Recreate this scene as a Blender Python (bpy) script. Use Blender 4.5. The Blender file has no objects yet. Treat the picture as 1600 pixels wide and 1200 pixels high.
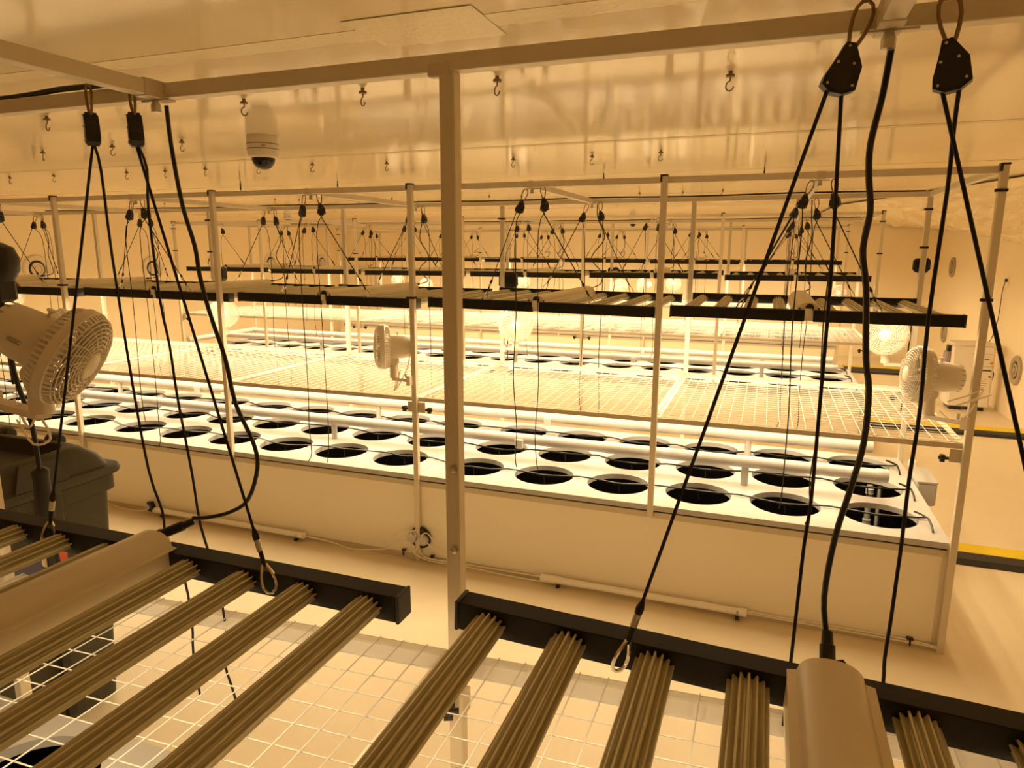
import bpy, math, random
from mathutils import Vector, Matrix, Quaternion
random.seed(7)
SC = bpy.context.scene
COL = SC.collection
PI = math.pi

# ------------------------------------------------------------------ camera
cam_d = bpy.data.cameras.new('camera')
cam_d.sensor_fit = 'HORIZONTAL'
cam_d.sensor_width = 36.0
cam_d.lens = 36.0 * 1069.16 / 1600.0
cam_d.clip_start = 0.01
cam_d.clip_end = 60
cam = bpy.data.objects.new('camera', cam_d)
COL.objects.link(cam)
R0 = Vector((0.93763577, 0.34760939, 0.00262091))
R1 = Vector((0.06935521, -0.17967893, -0.9812774))
R2 = Vector((-0.34063031, 0.92026257, -0.19258191))
cm = Matrix.Identity(4)
for r in range(3):
    cm[r][0] = R0[r]; cm[r][1] = -R1[r]; cm[r][2] = -R2[r]
cm.translation = Vector((-0.7783, -3.0562, 1.6478))
cam.matrix_world = cm
SC.camera = cam

# ------------------------------------------------------------------ world, exposure, light levels
w = bpy.data.worlds.new('world'); SC.world = w
w.use_nodes = True
w.node_tree.nodes['Background'].inputs[0].default_value = (1.0, 0.66, 0.30, 1)
w.node_tree.nodes['Background'].inputs[1].default_value = 0.02      # the room is closed; only lamps light it
SC.view_settings.view_transform = 'Standard'
SC.view_settings.look = 'None'
SC.view_settings.gamma = 1.0
SC.view_settings.use_curve_mapping = False
SC.view_settings.exposure = 2.93
SC.cycles.max_bounces = 12
SC.cycles.diffuse_bounces = 9
SC.cycles.glossy_bounces = 5
LED_RGB = (1.0, 0.745, 0.42)
LED_NEAR, LED_ROW = 1.55, 5.8

# ------------------------------------------------------------------ materials
def mat(name, col, rough=0.5, metal=0.0, spec=0.5, noise=0.0, nscale=30.0, bump=0.0, bscale=80.0, emit=None, trans=0.0, alpha=1.0, stretch=None):
    m = bpy.data.materials.new(name); m.use_nodes = True
    nt = m.node_tree; b = nt.nodes['Principled BSDF']
    b.inputs['Base Color'].default_value = (*col, 1)
    b.inputs['Roughness'].default_value = rough
    b.inputs['Metallic'].default_value = metal
    b.inputs['Specular IOR Level'].default_value = spec
    if trans: b.inputs['Transmission Weight'].default_value = trans
    if alpha < 1: b.inputs['Alpha'].default_value = alpha
    if noise or bump:
        tc = nt.nodes.new('ShaderNodeTexCoord')
        src = tc.outputs['Object']
        if stretch:
            mp = nt.nodes.new('ShaderNodeMapping'); mp.inputs['Scale'].default_value = stretch
            nt.links.new(src, mp.inputs['Vector']); src = mp.outputs['Vector']
    if noise:
        n = nt.nodes.new('ShaderNodeTexNoise'); n.inputs['Scale'].default_value = nscale; n.inputs['Detail'].default_value = 5
        nt.links.new(src, n.inputs['Vector'])
        r = nt.nodes.new('ShaderNodeMapRange'); r.inputs['To Min'].default_value = 1 - noise; r.inputs['To Max'].default_value = 1 + noise
        nt.links.new(n.outputs['Fac'], r.inputs['Value'])
        mx = nt.nodes.new('ShaderNodeMix'); mx.data_type = 'RGBA'; mx.blend_type = 'MULTIPLY'
        mx.inputs[0].default_value = 1
        mx.inputs[6].default_value = (*col, 1)
        nt.links.new(r.outputs['Result'], mx.inputs[7])
        nt.links.new(mx.outputs[2], b.inputs['Base Color'])
    if bump:
        n2 = nt.nodes.new('ShaderNodeTexNoise'); n2.inputs['Scale'].default_value = bscale; n2.inputs['Detail'].default_value = 3
        nt.links.new(src, n2.inputs['Vector'])
        bp = nt.nodes.new('ShaderNodeBump'); bp.inputs['Strength'].default_value = bump; bp.inputs['Distance'].default_value = 0.004
        nt.links.new(n2.outputs['Fac'], bp.inputs['Height'])
        nt.links.new(bp.outputs['Normal'], b.inputs['Normal'])
    if emit:
        b.inputs['Emission Color'].default_value = (*emit[0], 1)
        b.inputs['Emission Strength'].default_value = emit[1]
    return m

M = {
 'wall': mat('wall_paint', (.89, .79, .59), .45, noise=.03, nscale=3, bump=.05),
 'ceiling': mat('ceiling_panel_gloss', (.80, .70, .51), .10, spec=.62, noise=.04, nscale=2.5, bump=.05, bscale=45),
 'tape': mat('foil_tape', (.74, .66, .46), .2, metal=.25, bump=.3, bscale=60),
 'floor': mat('epoxy_floor', (.76, .665, .49), .38, spec=.35, noise=.035, nscale=6, bump=.04, bscale=150),
 'alu': mat('brushed_aluminium', (.70, .63, .50), .4, metal=.3, noise=.05, nscale=20, stretch=(1, 1, .05)),
 'alu_dull': mat('dull_aluminium', (.62, .55, .42), .5, metal=.25),
 'zinc': mat('zinc_steel', (.6, .56, .48), .3, metal=.9),
 'brass': mat('bronze_steel', (.26, .17, .08), .4, metal=.6),
 'chrome': mat('chrome', (.8, .78, .74), .15, metal=1),
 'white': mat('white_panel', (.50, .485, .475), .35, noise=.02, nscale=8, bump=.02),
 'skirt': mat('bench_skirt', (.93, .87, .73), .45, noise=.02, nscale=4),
 'pvc': mat('white_pvc', (.54, .52, .50), .35),
 'wire': mat('white_wire', (.52, .49, .44), .35),
 'fan': mat('white_fan_plastic', (.74, .67, .56), .4),
 'fan_blade': mat('grey_fan_blade', (.42, .38, .32), .4),
 'black': mat('black_plastic', (.012, .010, .009), .45),
 'rail': mat('black_anodised', (.013, .011, .008), .55, spec=.2),
 'rope': mat('black_rope', (.010, .008, .007), .8, bump=.4, bscale=900),
 'cable': mat('black_cable', (.010, .009, .009), .35),
 'film': mat('black_liner_film', (.006, .005, .005), .22, bump=.9, bscale=22),
 'bar': mat('led_bar_fins', (.60, .56, .40), .38, metal=.3),
 'housing': mat('driver_housing', (.70, .63, .50), .45, metal=.1, noise=.02, nscale=5),
 'tube': mat('frosted_tube', (.95, .91, .82), .25),
 'bin': mat('grey_tote_plastic', (.062, .056, .037), .55, spec=.25, bump=.08, bscale=120),
 'bin_dark': mat('dark_tote_recess', (.02, .017, .013), .6),
 'yellow': mat('yellow_rubber', (.80, .60, .012), .5, noise=.08, nscale=15),
 'blackrub': mat('black_rubber', (.018, .015, .013), .6, noise=.1, nscale=20),
 'flange': mat('white_flange', (.92, .89, .84), .4),
 'foil': mat('crumpled_film', (.80, .70, .50), .22, metal=.35, bump=.5, bscale=9),
 'grey': mat('grey_plastic', (.42, .40, .38), .5),
 'vent': mat('vent_grey', (.40, .34, .24), .5),
 'darkvent': mat('vent_dark', (.04, .03, .02), .6),
 'app': mat('appliance_white', (.80, .74, .66), .35),
 'paper': mat('label_paper', (.82, .74, .62), .6),
 'ink': mat('label_ink', (.06, .05, .045), .6),
 'orange': mat('orange_sticker', (.75, .22, .03), .5),
 'purple': mat('filter_grey', (.30, .24, .24), .6),
 'red': mat('red_print', (.60, .10, .04), .5),
 'blue': mat('blue_print', (.08, .08, .16), .5),
 'card': mat('cardboard', (.45, .30, .16), .7),
 'dome': mat('dome_smoke', (.01, .008, .007), .08),
 'cord': mat('white_cord', (.92, .86, .74), .4),
 'led_near': mat('led_diodes_near', (.8, .7, .4), .5, emit=(LED_RGB, LED_NEAR)),
 'led_row': mat('led_diodes', (.8, .7, .4), .5, emit=(LED_RGB, LED_ROW)),
}

# ------------------------------------------------------------------ mesh builder
class MB:
    def __init__(s): s.v = []; s.f = []
    def add(s, vs, fs):
        o = len(s.v); s.v += [tuple(v) for v in vs]; s.f += [tuple(i + o for i in f) for f in fs]; return s
    def box(s, a, b, ch=0.0):
        x0, y0, z0 = a; x1, y1, z1 = b
        if ch <= 0:
            return s.add([(x0,y0,z0),(x1,y0,z0),(x1,y1,z0),(x0,y1,z0),(x0,y0,z1),(x1,y0,z1),(x1,y1,z1),(x0,y1,z1)],
                         [(3,2,1,0),(4,5,6,7),(0,1,5,4),(1,2,6,5),(2,3,7,6),(3,0,4,7)])
        c = min(ch, (x1-x0)*.45, (y1-y0)*.45, (z1-z0)*.45)
        pl = []
        # chamfered along all edges: stack of 4 octagon-like rings in z
        def ring(z, i):
            return [(x0+c+i,y0+i,z),(x1-c-i,y0+i,z),(x1-i,y0+c+i,z),(x1-i,y1-c-i,z),(x1-c-i,y1-i,z),(x0+c+i,y1-i,z),(x0+i,y1-c-i,z),(x0+i,y0+c+i,z)]
        rs = [ring(z0, c*.6), ring(z0+c*.6, 0), ring(z1-c*.6, 0), ring(z1, c*.6)]
        vs = sum(rs, []); fs = []
        for k in range(3):
            for i in range(8):
                j = (i+1) % 8; fs.append((k*8+i, k*8+j, k*8+8+j, k*8+8+i))
        fs.append(tuple(reversed(range(8)))); fs.append(tuple(range(24, 32)))
        return s.add(vs, fs)
    def obox(s, c, ax, ay, az, hx, hy, hz):
        c = Vector(c); vs = []
        for k in (-1, 1):
            for (i, j) in ((-1,-1),(1,-1),(1,1),(-1,1)):
                vs.append(c + ax*hx*i + ay*hy*j + az*hz*k)
        return s.add(vs, [(3,2,1,0),(4,5,6,7),(0,1,5,4),(1,2,6,5),(2,3,7,6),(3,0,4,7)])
    def tube(s, pts, r, n=6, cap=True, closed=False):
        P = [Vector(p) for p in pts]; N = len(P)
        rr = r if isinstance(r, (list, tuple)) else [r]*N
        up = None; rings = []
        for i in range(N):
            if closed: t = P[(i+1) % N] - P[i-1]
            else: t = P[min(i+1, N-1)] - P[max(i-1, 0)]
            if t.length < 1e-9: t = Vector((0,0,1))
            t.normalize()
            if up is None:
                up = Vector((0,0,1)) if abs(t.z) < .9 else Vector((1,0,0))
            u = up - t*up.dot(t)
            if u.length < 1e-6: u = Vector((0,1,0)) - t*t.y
            u.normalize(); up = u; v = t.cross(u)
            rings.append([P[i] + (u*math.cos(2*PI*k/n) + v*math.sin(2*PI*k/n))*rr[i] for k in range(n)])
        vs = sum(rings, []); fs = []
        for i in range(N if closed else N-1):
            a = i*n; b = ((i+1) % N)*n
            for k in range(n):
                l = (k+1) % n; fs.append((a+k, a+l, b+l, b+k))
        if cap and not closed:
            fs.append(tuple(reversed(range(n)))); fs.append(tuple(range((N-1)*n, N*n)))
        return s.add(vs, fs)
    def lathe(s, prof, c=(0,0,0), ax=(0,0,1), n=24, cap=True):
        ax = Vector(ax).normalized(); c = Vector(c)
        u = Vector((0,0,1)) if abs(ax.z) < .9 else Vector((1,0,0))
        u = (u - ax*u.dot(ax)).normalized(); v = ax.cross(u)
        vs = []; fs = []
        for (r, h) in prof:
            for k in range(n):
                a = 2*PI*k/n; vs.append(c + ax*h + (u*math.cos(a) + v*math.sin(a))*r)
        for i in range(len(prof)-1):
            for k in range(n):
                l = (k+1) % n; fs.append((i*n+k, i*n+l, i*n+n+l, i*n+n+k))
        if cap:
            fs.append(tuple(reversed(range(n)))); fs.append(tuple(range((len(prof)-1)*n, len(prof)*n)))
        return s.add(vs, fs)
    def prism(s, poly, o, ex, ey, ez, h0, h1):
        # polygon in (ex, ey), extruded along ez from h0 to h1
        o = Vector(o); ex = Vector(ex); ey = Vector(ey); ez = Vector(ez); n = len(poly)
        vs = [o + ex*a + ey*b + ez*h0 for a, b in poly] + [o + ex*a + ey*b + ez*h1 for a, b in poly]
        fs = [(i, (i+1) % n, n+(i+1) % n, n+i) for i in range(n)] + [tuple(reversed(range(n))), tuple(range(n, 2*n))]
        return s.add(vs, fs)
    def mesh(s, name, m, smooth=False, mx=None):
        me = bpy.data.meshes.new(name)
        vs = s.v if mx is None else [tuple(mx @ Vector(v)) for v in s.v]
        me.from_pydata(vs, [], s.f)
        if m: me.materials.append(M[m] if isinstance(m, str) else m)
        if smooth:
            me.shade_smooth()
            me.set_sharp_from_angle(angle=math.radians(38))
        me.update()
        return me

def link(name, me, parent=None, loc=None, mx=None):
    o = bpy.data.objects.new(name, me); COL.objects.link(o)
    if parent: o.parent = parent
    if mx is not None: o.matrix_local = mx
    elif loc is not None: o.location = loc
    return o
def part(name, mb, m, parent, smooth=False, loc=None):
    return link(name, mb.mesh(name, m, smooth), parent, loc)
def tag(o, label=None, cat=None, group=None, kind=None):
    if label: o['label'] = label
    if cat: o['category'] = cat
    if group: o['group'] = group
    if kind: o['kind'] = kind
    return o
def thing(name, label, cat, loc=(0,0,0), group=None):
    o = bpy.data.objects.new(name, None); COL.objects.link(o); o.location = loc; o.empty_display_size = .05
    return tag(o, label, cat, group)
def copy_tree(src, parent=None):
    c = src.copy(); COL.objects.link(c)
    if parent: c.parent = parent
    for ch in list(src.children): copy_tree(ch, c)
    return c
def off(pts, o):
    return [(p[0]-o[0], p[1]-o[1], p[2]-o[2]) for p in pts]
def smoothpath(pts, k=4):
    P = [Vector(p) for p in pts]; out = []
    for i in range(len(P)-1):
        p0 = P[max(i-1, 0)]; p1 = P[i]; p2 = P[i+1]; p3 = P[min(i+2, len(P)-1)]
        for j in range(k):
            t = j/k
            out.append(.5*((2*p1) + (p2-p0)*t + (2*p0-5*p1+4*p2-p3)*t*t + (3*p1-p0-3*p2+p3)*t**3))
    out.append(P[-1]); return out

# ------------------------------------------------------------------ dimensions
ZC = 2.15            # ceiling
ZB = 1.928           # underside of the top beams
S = 0.027            # square tube
T = 0.481            # bench top
XL, XR, YF, YBK = -9.0, 1.57, -6.0, 8.9
ROW_Y = {0: -3.2, 1: 0.0, 2: 3.2, 3: 6.4}
ROW_DX = {0: -.04, 1: 0.0, 2: .045, 3: .10}
LAMP_Z = {0: 1.004, 1: 1.350, 2: 1.388, 3: 1.470}     # underside of the lamp rails
ROWN = {0: 'nearest row', 1: 'second row', 2: 'third row', 3: 'farthest row'}
ORD = ['first', 'second', 'third', 'fourth', 'fifth', 'sixth', 'seventh']

# ------------------------------------------------------------------ room shell
def struct(name, mb, m, parent=None):
    o = part(name, mb, m, parent)
    if parent is None: o['kind'] = 'structure'
    return o
struct('floor', MB().box((XL-.1, YF-.1, -.1), (XR+.1, YBK+.1, 0)), 'floor')
ceil = struct('ceiling', MB().box((XL-.1, YF-.1, ZC+.012), (XR+.1, YBK+.1, ZC+.1)), 'ceiling')
YS = [YF, -3.35, -1.50, .285, 1.69, 3.45, 5.25, 7.05, YBK]
for a, b in zip(YS[:-1], YS[1:]):
    part('ceiling_panel', MB().box((XL, a+.002, ZC), (XR, b-.002, ZC+.012)), 'ceiling', ceil)
for i, (a, b) in enumerate([(-1.565, -1.485), (.25, .305), (1.66, 1.705), (3.43, 3.475), (5.22, 5.27)]):
    struct('trim_%d' % (i+1), MB().box((XL, a, ZC-.0012), (XR, b, ZC)), 'tape')
struct('trim_6', MB().box((-1.72, -1.63, ZC-.0025), (-1.40, -1.42, ZC-.0012)), 'tape')
struct('wall_left', MB().box((XL-.1, YF, 0), (XL, YBK, ZC)), 'wall')
struct('wall_right', MB().box((XR, YF, 0), (XR+.1, YBK, ZC)), 'wall')
struct('wall_back', MB().box((XL, YBK, 0), (XR, YBK+.1, ZC)), 'wall')
struct('wall_front', MB().box((XL, YF-.1, 0), (XR, YF, ZC)), 'wall')
# wall panel joint covers on the back wall
for i, x in enumerate((.45, -.75, -1.95, -3.15, -4.35, -5.55)):
    struct('trim_%d' % (i+7), MB().box((x-.012, YBK-.003, 0), (x+.012, YBK, ZC)), 'wall')

# crumpled film sheet hung from the ceiling down to the right wall
def film():
    mb = MB(); nx, ny = 26, 70; rnd = random.Random(3)
    ph = [rnd.uniform(0, 6.28) for _ in range(12)]
    lows = [(-1.0, 1.36), (2.0, 1.50), (4.0, 1.64), (5.17, 1.737), (7.41, 1.905), (8.85, 1.985)]
    ups = [(-1.0, 1.30), (2.0, .98), (2.6, .775), (3.84, .447), (5.44, -.115), (8.85, -.25)]
    def itp(tab, y):
        for (a, va), (b, vb) in zip(tab[:-1], tab[1:]):
            if y <= b: return va + (vb-va)*(y-a)/(b-a)
        return tab[-1][1]
    for j in range(ny+1):
        y = -1.0 + 9.85*j/ny
        zl, xu = itp(lows, y), itp(ups, y)
        for i in range(nx+1):
            t = i/nx
            x = xu + (XR-.012-xu)*t
            z = ZC-.012 - (ZC-zl)*(t**1.8)
            e = math.sin(PI*min(1, max(0, t)))
            wob = .022*math.sin(3.1*y+5*t+ph[0]) + .014*math.sin(9*y-7*t+ph[1]) + .010*math.sin(17*y+19*t+ph[2]) + .008*math.sin(31*t-6*y+ph[3]) + rnd.uniform(-.006, .006)
            z -= abs(wob)*e*1.6
            if t > .97: z -= .01*math.sin(14*y+ph[4])
            mb.v.append((x - .01*e*math.sin(11*y+ph[5]), y, min(z, ZC-.004)))
    for j in range(ny):
        for i in range(nx):
            a = j*(nx+1)+i; mb.f.append((a, a+1, a+nx+2, a+nx+1))
    o = part('plastic_film', mb, 'foil', None, smooth=False)
    sd = o.modifiers.new('thick', 'SOLIDIFY'); sd.thickness = .002
    return tag(o, 'crumpled shiny film sheet draped from the ceiling onto the right wall', 'film')
film()

# ------------------------------------------------------------------ tube frames (posts, beams)
def tube_frame(r, x0, x1, posts):
    y0 = ROW_Y[r]; dx = ROW_DX[r]
    o = thing('aluminium_rack', 'square aluminium tube rack of posts and beams round the %s of benches' % ROWN[r], 'rack', (dx, y0, 0), 'aluminium racks of the bench rows')
    yb = 1.243
    for (yy, side) in ((.012, 0), (yb-.012-S, 1)):
        part('beam', MB().box((x0, yy, ZB), (x1, yy+S, ZB+S), .002), 'alu', o)
    for (x, yside, zb) in posts:
        if yside == 0: ya, yz = -.016, .011
        else: ya, yz = yb-.011, yb+.016
        top = ZB+S+.002
        if r == 0 and yside == 1: ya, yz, top = yb-.012-S, yb-.012, ZB
        p = part('post', MB().box((x-S/2, ya, zb), (x+S/2, yz, top), .002), 'alu', o)
        if r == 0 and yside == 1:
            part('bracket', MB().box((x-.032, ya-.004, ZB-.008), (x+.006, ya+.012, ZB+.014), .003), 'alu_dull', o)
        else:
            yc = ya-.003 if yside == 0 else yz-.012
            part('post_cap', MB().box((x-.016, yc, ZB+.004), (x-.008, yc+.016, ZB+S+.006)).box((x-.015, ya-.002, ZB+S), (x+.015, yz+.002, ZB+S+.007)), 'black', o)
    return o
def cross_beams(o, xs, r):
    yb = 1.243
    for x in xs:
        part('cross_beam', MB().box((x-S/2, .04, ZB-.001), (x+S/2, yb-.04, ZB+S-.001), .002), 'alu', o)
        for ys in ((.0, .09), (yb-.09, yb-.0)):
            part('joint_sleeve', MB().box((x-S/2-.002, ys[0]+.0095, ZB-.003), (x+S/2+.002, ys[1]-.0095, ZB+S+.002), .002), 'alu_dull', o)
            part('eye_bolt', MB().tube([(x-.034, (ys[0]+ys[1])/2, ZB-.004), (x+.034, (ys[0]+ys[1])/2, ZB-.004)], .002, 6).lathe([(.009, 0), (.009, .012), (.005, .022)], (x, (ys[0]+ys[1])/2, ZB-.026), n=8), 'zinc', o)
def strap(o, x, yside, z):
    yb = 1.243
    ya, yz = (-.016, .011) if yside == 0 else (yb-.011, yb+.016)
    part('cable_tie', MB().box((x-S/2-.003, ya-.003, z), (x+S/2+.003, yz+.003, z+.011)).box((x-S/2-.012, ya-.008, z), (x-S/2, ya+.006, z+.011)), 'black', o)

LX = [-.61, -1.83, -3.05, -4.27, -5.49, -6.71]          # lamp centres
PX = [0, -1.22, -2.44, -3.66, -4.88, -6.10, -7.32]
def bench_posts(mid0):
    L = []
    for i, x in enumerate(PX):
        for side in (0, 1):
            L.append((x, side, 0.0 if i % 2 == 0 else mid0))
    return L
frames = {}
frames[0] = tube_frame(0, -5.05, .012, [(-2.515, 1, 0), (-1.245, 1, 0), (.0, 1, 0), (-2.515, 0, 0), (.0, 0, 0), (-3.785, 1, 0), (-5.04, 1, 0), (-5.04, 0, 0)])
cross_beams(frames[0], [-.615, -1.85, -3.12, -4.4], 0)
for r in (1, 2, 3):
    frames[r] = tube_frame(r, -7.32, 0.0, bench_posts(.43))
    cross_beams(frames[r], LX + ([0.0] if False else []), r)
    for side_x in (0.0, -7.32):
        part('end_beam', MB().box((side_x-S/2, .012, ZB), (side_x+S/2, 1.231, ZB+S), .002), 'alu', frames[r])
for z in (1.461, 1.86): strap(frames[1], 0, 0, z)
for z in (1.66, 1.86): strap(frames[1], 0, 1, z)
strap(frames[1], -2.44, 0, 1.405); strap(frames[1], -4.88, 0, 1.42)
for z in (1.62, 1.86): strap(frames[1], -4.88, 1, z)
strap(frames[1], -2.44, 1, 1.84)
for r in (2, 3):
    for z in (1.62, 1.87): strap(frames[r], 0, 0, z); strap(frames[r], -7.32, 0, z)
    strap(frames[r], -4.88, 0, 1.6)
for z in (1.263, 1.11, .646):
    part('bolt', MB().lathe([(.0095, 0), (.0095, .002), (.006, .002), (.006, .006), (.003, .007)], (-1.245+.004, 1.243-.012-S, z), (0, -1, 0), 10), 'zinc', frames[0])

# shelf brackets with hand knobs
def knob(mb, c, d):
    c = Vector(c); d = Vector(d)
    mb.tube([c, c+d*.022], .006, 8)
    for k in range(3):
        a = 2*PI*k/3 + .5
        u = Vector((0, math.cos(a), math.sin(a)))
        mb.tube([c+u*.009+d*.014, c+u*.009+d*.03], .009, 8)
    mb.tube([c+d*.03, c+d*.036], .007, 8)
def bracket(o, x, side, z, left, right, r):
    yb = 1.243
    y = .012 if side == 0 else yb-.012
    s = 1 if side == 0 else -1
    x0 = x-.052 if left else x-.012
    x1 = x+.048 if right else x+.012
    p = part('shelf_bracket', MB().box((x0, min(y, y+s*.004), z-.075), (x1, max(y, y+s*.004), z-.022)), 'alu_dull', o)
    if left:
        k = MB(); knob(k, (x0, y+s*.006, z-.062), (-1, 0, 0)); part('knob', k, 'black', p, True)
    if right:
        k = MB(); knob(k, (x1, y+s*.006, z-.062), (1, 0, 0)); part('knob', k, 'black', p, True)
ZSH = .895
for r in (1, 2, 3):
    for i in (0, 2, 4, 6):
        for side in (0, 1): bracket(frames[r], PX[i], side, ZSH, i != 6, i != 0, r)
k = MB(); knob(k, (-1.226, 1.190, .792), (-1, -.45, 0))
kb = part('shelf_bracket', MB().box((-1.226, 1.18, .785), (-1.218, 1.215, .83)), 'alu_dull', frames[0])
part('knob', k, 'black', kb, True)

# ------------------------------------------------------------------ wire mesh shelves
W = 1.212
def side_mesh():
    return MB()
def shelf_meshes():
    fr = MB().box((-W/2, 0, -.022), (W/2, .003, 0))
    bk = MB().box((-W/2, 1.217, -.022), (W/2, 1.22, 0))
    fl = MB().box((-W/2, 0, -.0175), (W/2, .044, -.015))
    sd = MB().box((-.0015, .003, -.022), (.0015, 1.217, 0)).box((-.0015, .003, -.004), (.018, 1.217, -.001))
    wx = MB().tube([(0, .002, 0), (0, 1.218, 0)], .0014, 5)
    wy = MB().tube([(-W/2, 0, 0), (W/2, 0, 0)], .0014, 5)
    grid = MB()
    n = 24
    for i in range(n):
        x = -W/2 + W*i/(n-1)
        grid.tube([(x, .002, .003), (x, 1.218, .003)], .0015, 4)
        grid.tube([(-W/2, .01+1.20*i/(n-1), .0), (W/2, .01+1.20*i/(n-1), .0)], .0015, 4)
    return (fl.mesh('flange', 'flange'), fr.mesh('rail', 'alu_dull'), bk.mesh('rail', 'alu_dull'), sd.mesh('rail', 'alu_dull'), wx.mesh('wire', 'wire'), wy.mesh('wire', 'wire'), grid.mesh('wire_grid', 'wire'))
FL, FR, BK, SD, WX, WY, GRID = shelf_meshes()
def wire_shelf(x, y, z, label, near=False, tilt=0.0):
    o = thing('wire_shelf', label, 'wire shelf', (x, y, z), 'wire mesh shelves above the benches')
    o.rotation_euler = (0, tilt, 0)
    link('flange', FL, link('rail', FR, o), (0, .003, 0)); link('flange', FL, link('rail', BK, o), (0, 1.173, 0))
    link('rail', SD, o, (-W/2, 0, 0)); e = link('rail', SD, o); e.matrix_local = Matrix.Translation((W/2, 0, 0)) @ Matrix.Diagonal((-1, 1, 1, 1))
    if near:
        n = 24
        for i in range(n):
            link('wire', WX, o, (-W/2+.004 + (W-.008)*i/(n-1), 0, .004))
            link('wire', WY, o, (0, .012+1.192*i/(n-1), .0008))
    else:
        tag(link('wire_grid', GRID, o, (0, 0, .001)), kind='stuff')
    return o
wire_shelf(-1.905, -3.187, .858, 'white wire mesh shelf under the left lamp of the nearest row', True, -.045)
wire_shelf(-.655, -3.187, .912, 'white wire mesh shelf under the right lamp of the nearest row', True, -.045)
for r in (1, 2, 3):
    for i in range(6):
        wire_shelf(ROW_DX[r]-.61-1.22*i, ROW_Y[r]+.012, ZSH+.004, 'wire mesh shelf over the bench of the %s, %s from the right end' % (ROWN[r], ORD[i]))

# ------------------------------------------------------------------ benches
HSP, HY, HR = .3947, (.246, .642, 1.046), .156
def hole_panel(x0, x1, xs, y0=.003, y1=1.243, ys=HY, zt=T, th=.026, n=40):
    """panel with round holes: strips of cells, each hole cell a ring between a rectangle and a circle"""
    mb = MB()
    # x and y cell bounds
    def bounds(c, lo, hi, sp):
        c = sorted(c); B = [lo, c[0]-sp/2]
        for a, b in zip(c[:-1], c[1:]): B.append((a+b)/2)
        B += [c[-1]+sp/2, hi]
        return c, B
    cx, bx = bounds(xs, x0, x1, HSP)
    cy, by = bounds(ys, y0, y1, .40)
    by[1] = max(by[1], y0+.012); by[-2] = min(by[-2], y1-.01)
    def quad(a, b, c, d):
        for z, fl in ((zt, 0), (zt-th, 1)):
            vs = [(a, c, z), (b, c, z), (b, d, z), (a, d, z)]
            mb.add(vs, [(0,1,2,3) if not fl else (3,2,1,0)])
    for i in range(len(bx)-1):
        for j in range(len(by)-1):
            a, b, c, d = bx[i], bx[i+1], by[j], by[j+1]
            if 0 < i < len(bx)-2 and 0 < j < len(by)-2:
                X, Y = cx[i-1], cy[j-1]
                inn = []; out = []
                for k in range(n):
                    t = 2*PI*(k+.5)/n; u, v = math.cos(t), math.sin(t)
                    inn.append((X+HR*u, Y+HR*v))
                    s = min((b-X)/u if u > 1e-9 else (a-X)/u if u < -1e-9 else 9, (d-Y)/v if v > 1e-9 else (c-Y)/v if v < -1e-9 else 9)
                    out.append((X+s*u, Y+s*v))
                vs = [(p[0], p[1], zt) for p in inn] + [(p[0], p[1], zt) for p in out] + [(p[0], p[1], zt-th) for p in inn]
                fs = []
                for k in range(n):
                    l = (k+1) % n
                    fs.append((k, n+k, n+l, l))            # top ring
                    fs.append((k, l, 2*n+l, 2*n+k))        # hole wall
                mb.add(vs, fs)
                # corners of the cell
                for (qx, qy) in ((a, c), (b, c), (b, d), (a, d)):
                    ds = sorted(range(n), key=lambda k: (out[k][0]-qx)**2 + (out[k][1]-qy)**2)
                    k1, k2 = ds[0], ds[1]
                    if (k2-k1) % n == 1: pass
                    else: k1, k2 = k2, k1
                    mb.add([(out[k1][0], out[k1][1], zt), (qx, qy, zt), (out[k2][0], out[k2][1], zt)], [(0, 1, 2)])
            else:
                quad(a, b, c, d)
    for (p, q) in (((x0, y0), (x1, y0)), ((x1, y0), (x1, y1)), ((x1, y1), (x0, y1)), ((x0, y1), (x0, y0))):
        mb.add([(p[0], p[1], zt-th), (q[0], q[1], zt-th), (q[0], q[1], zt), (p[0], p[1], zt)], [(0,1,2,3)])
    return mb
PANEL = None
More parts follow.
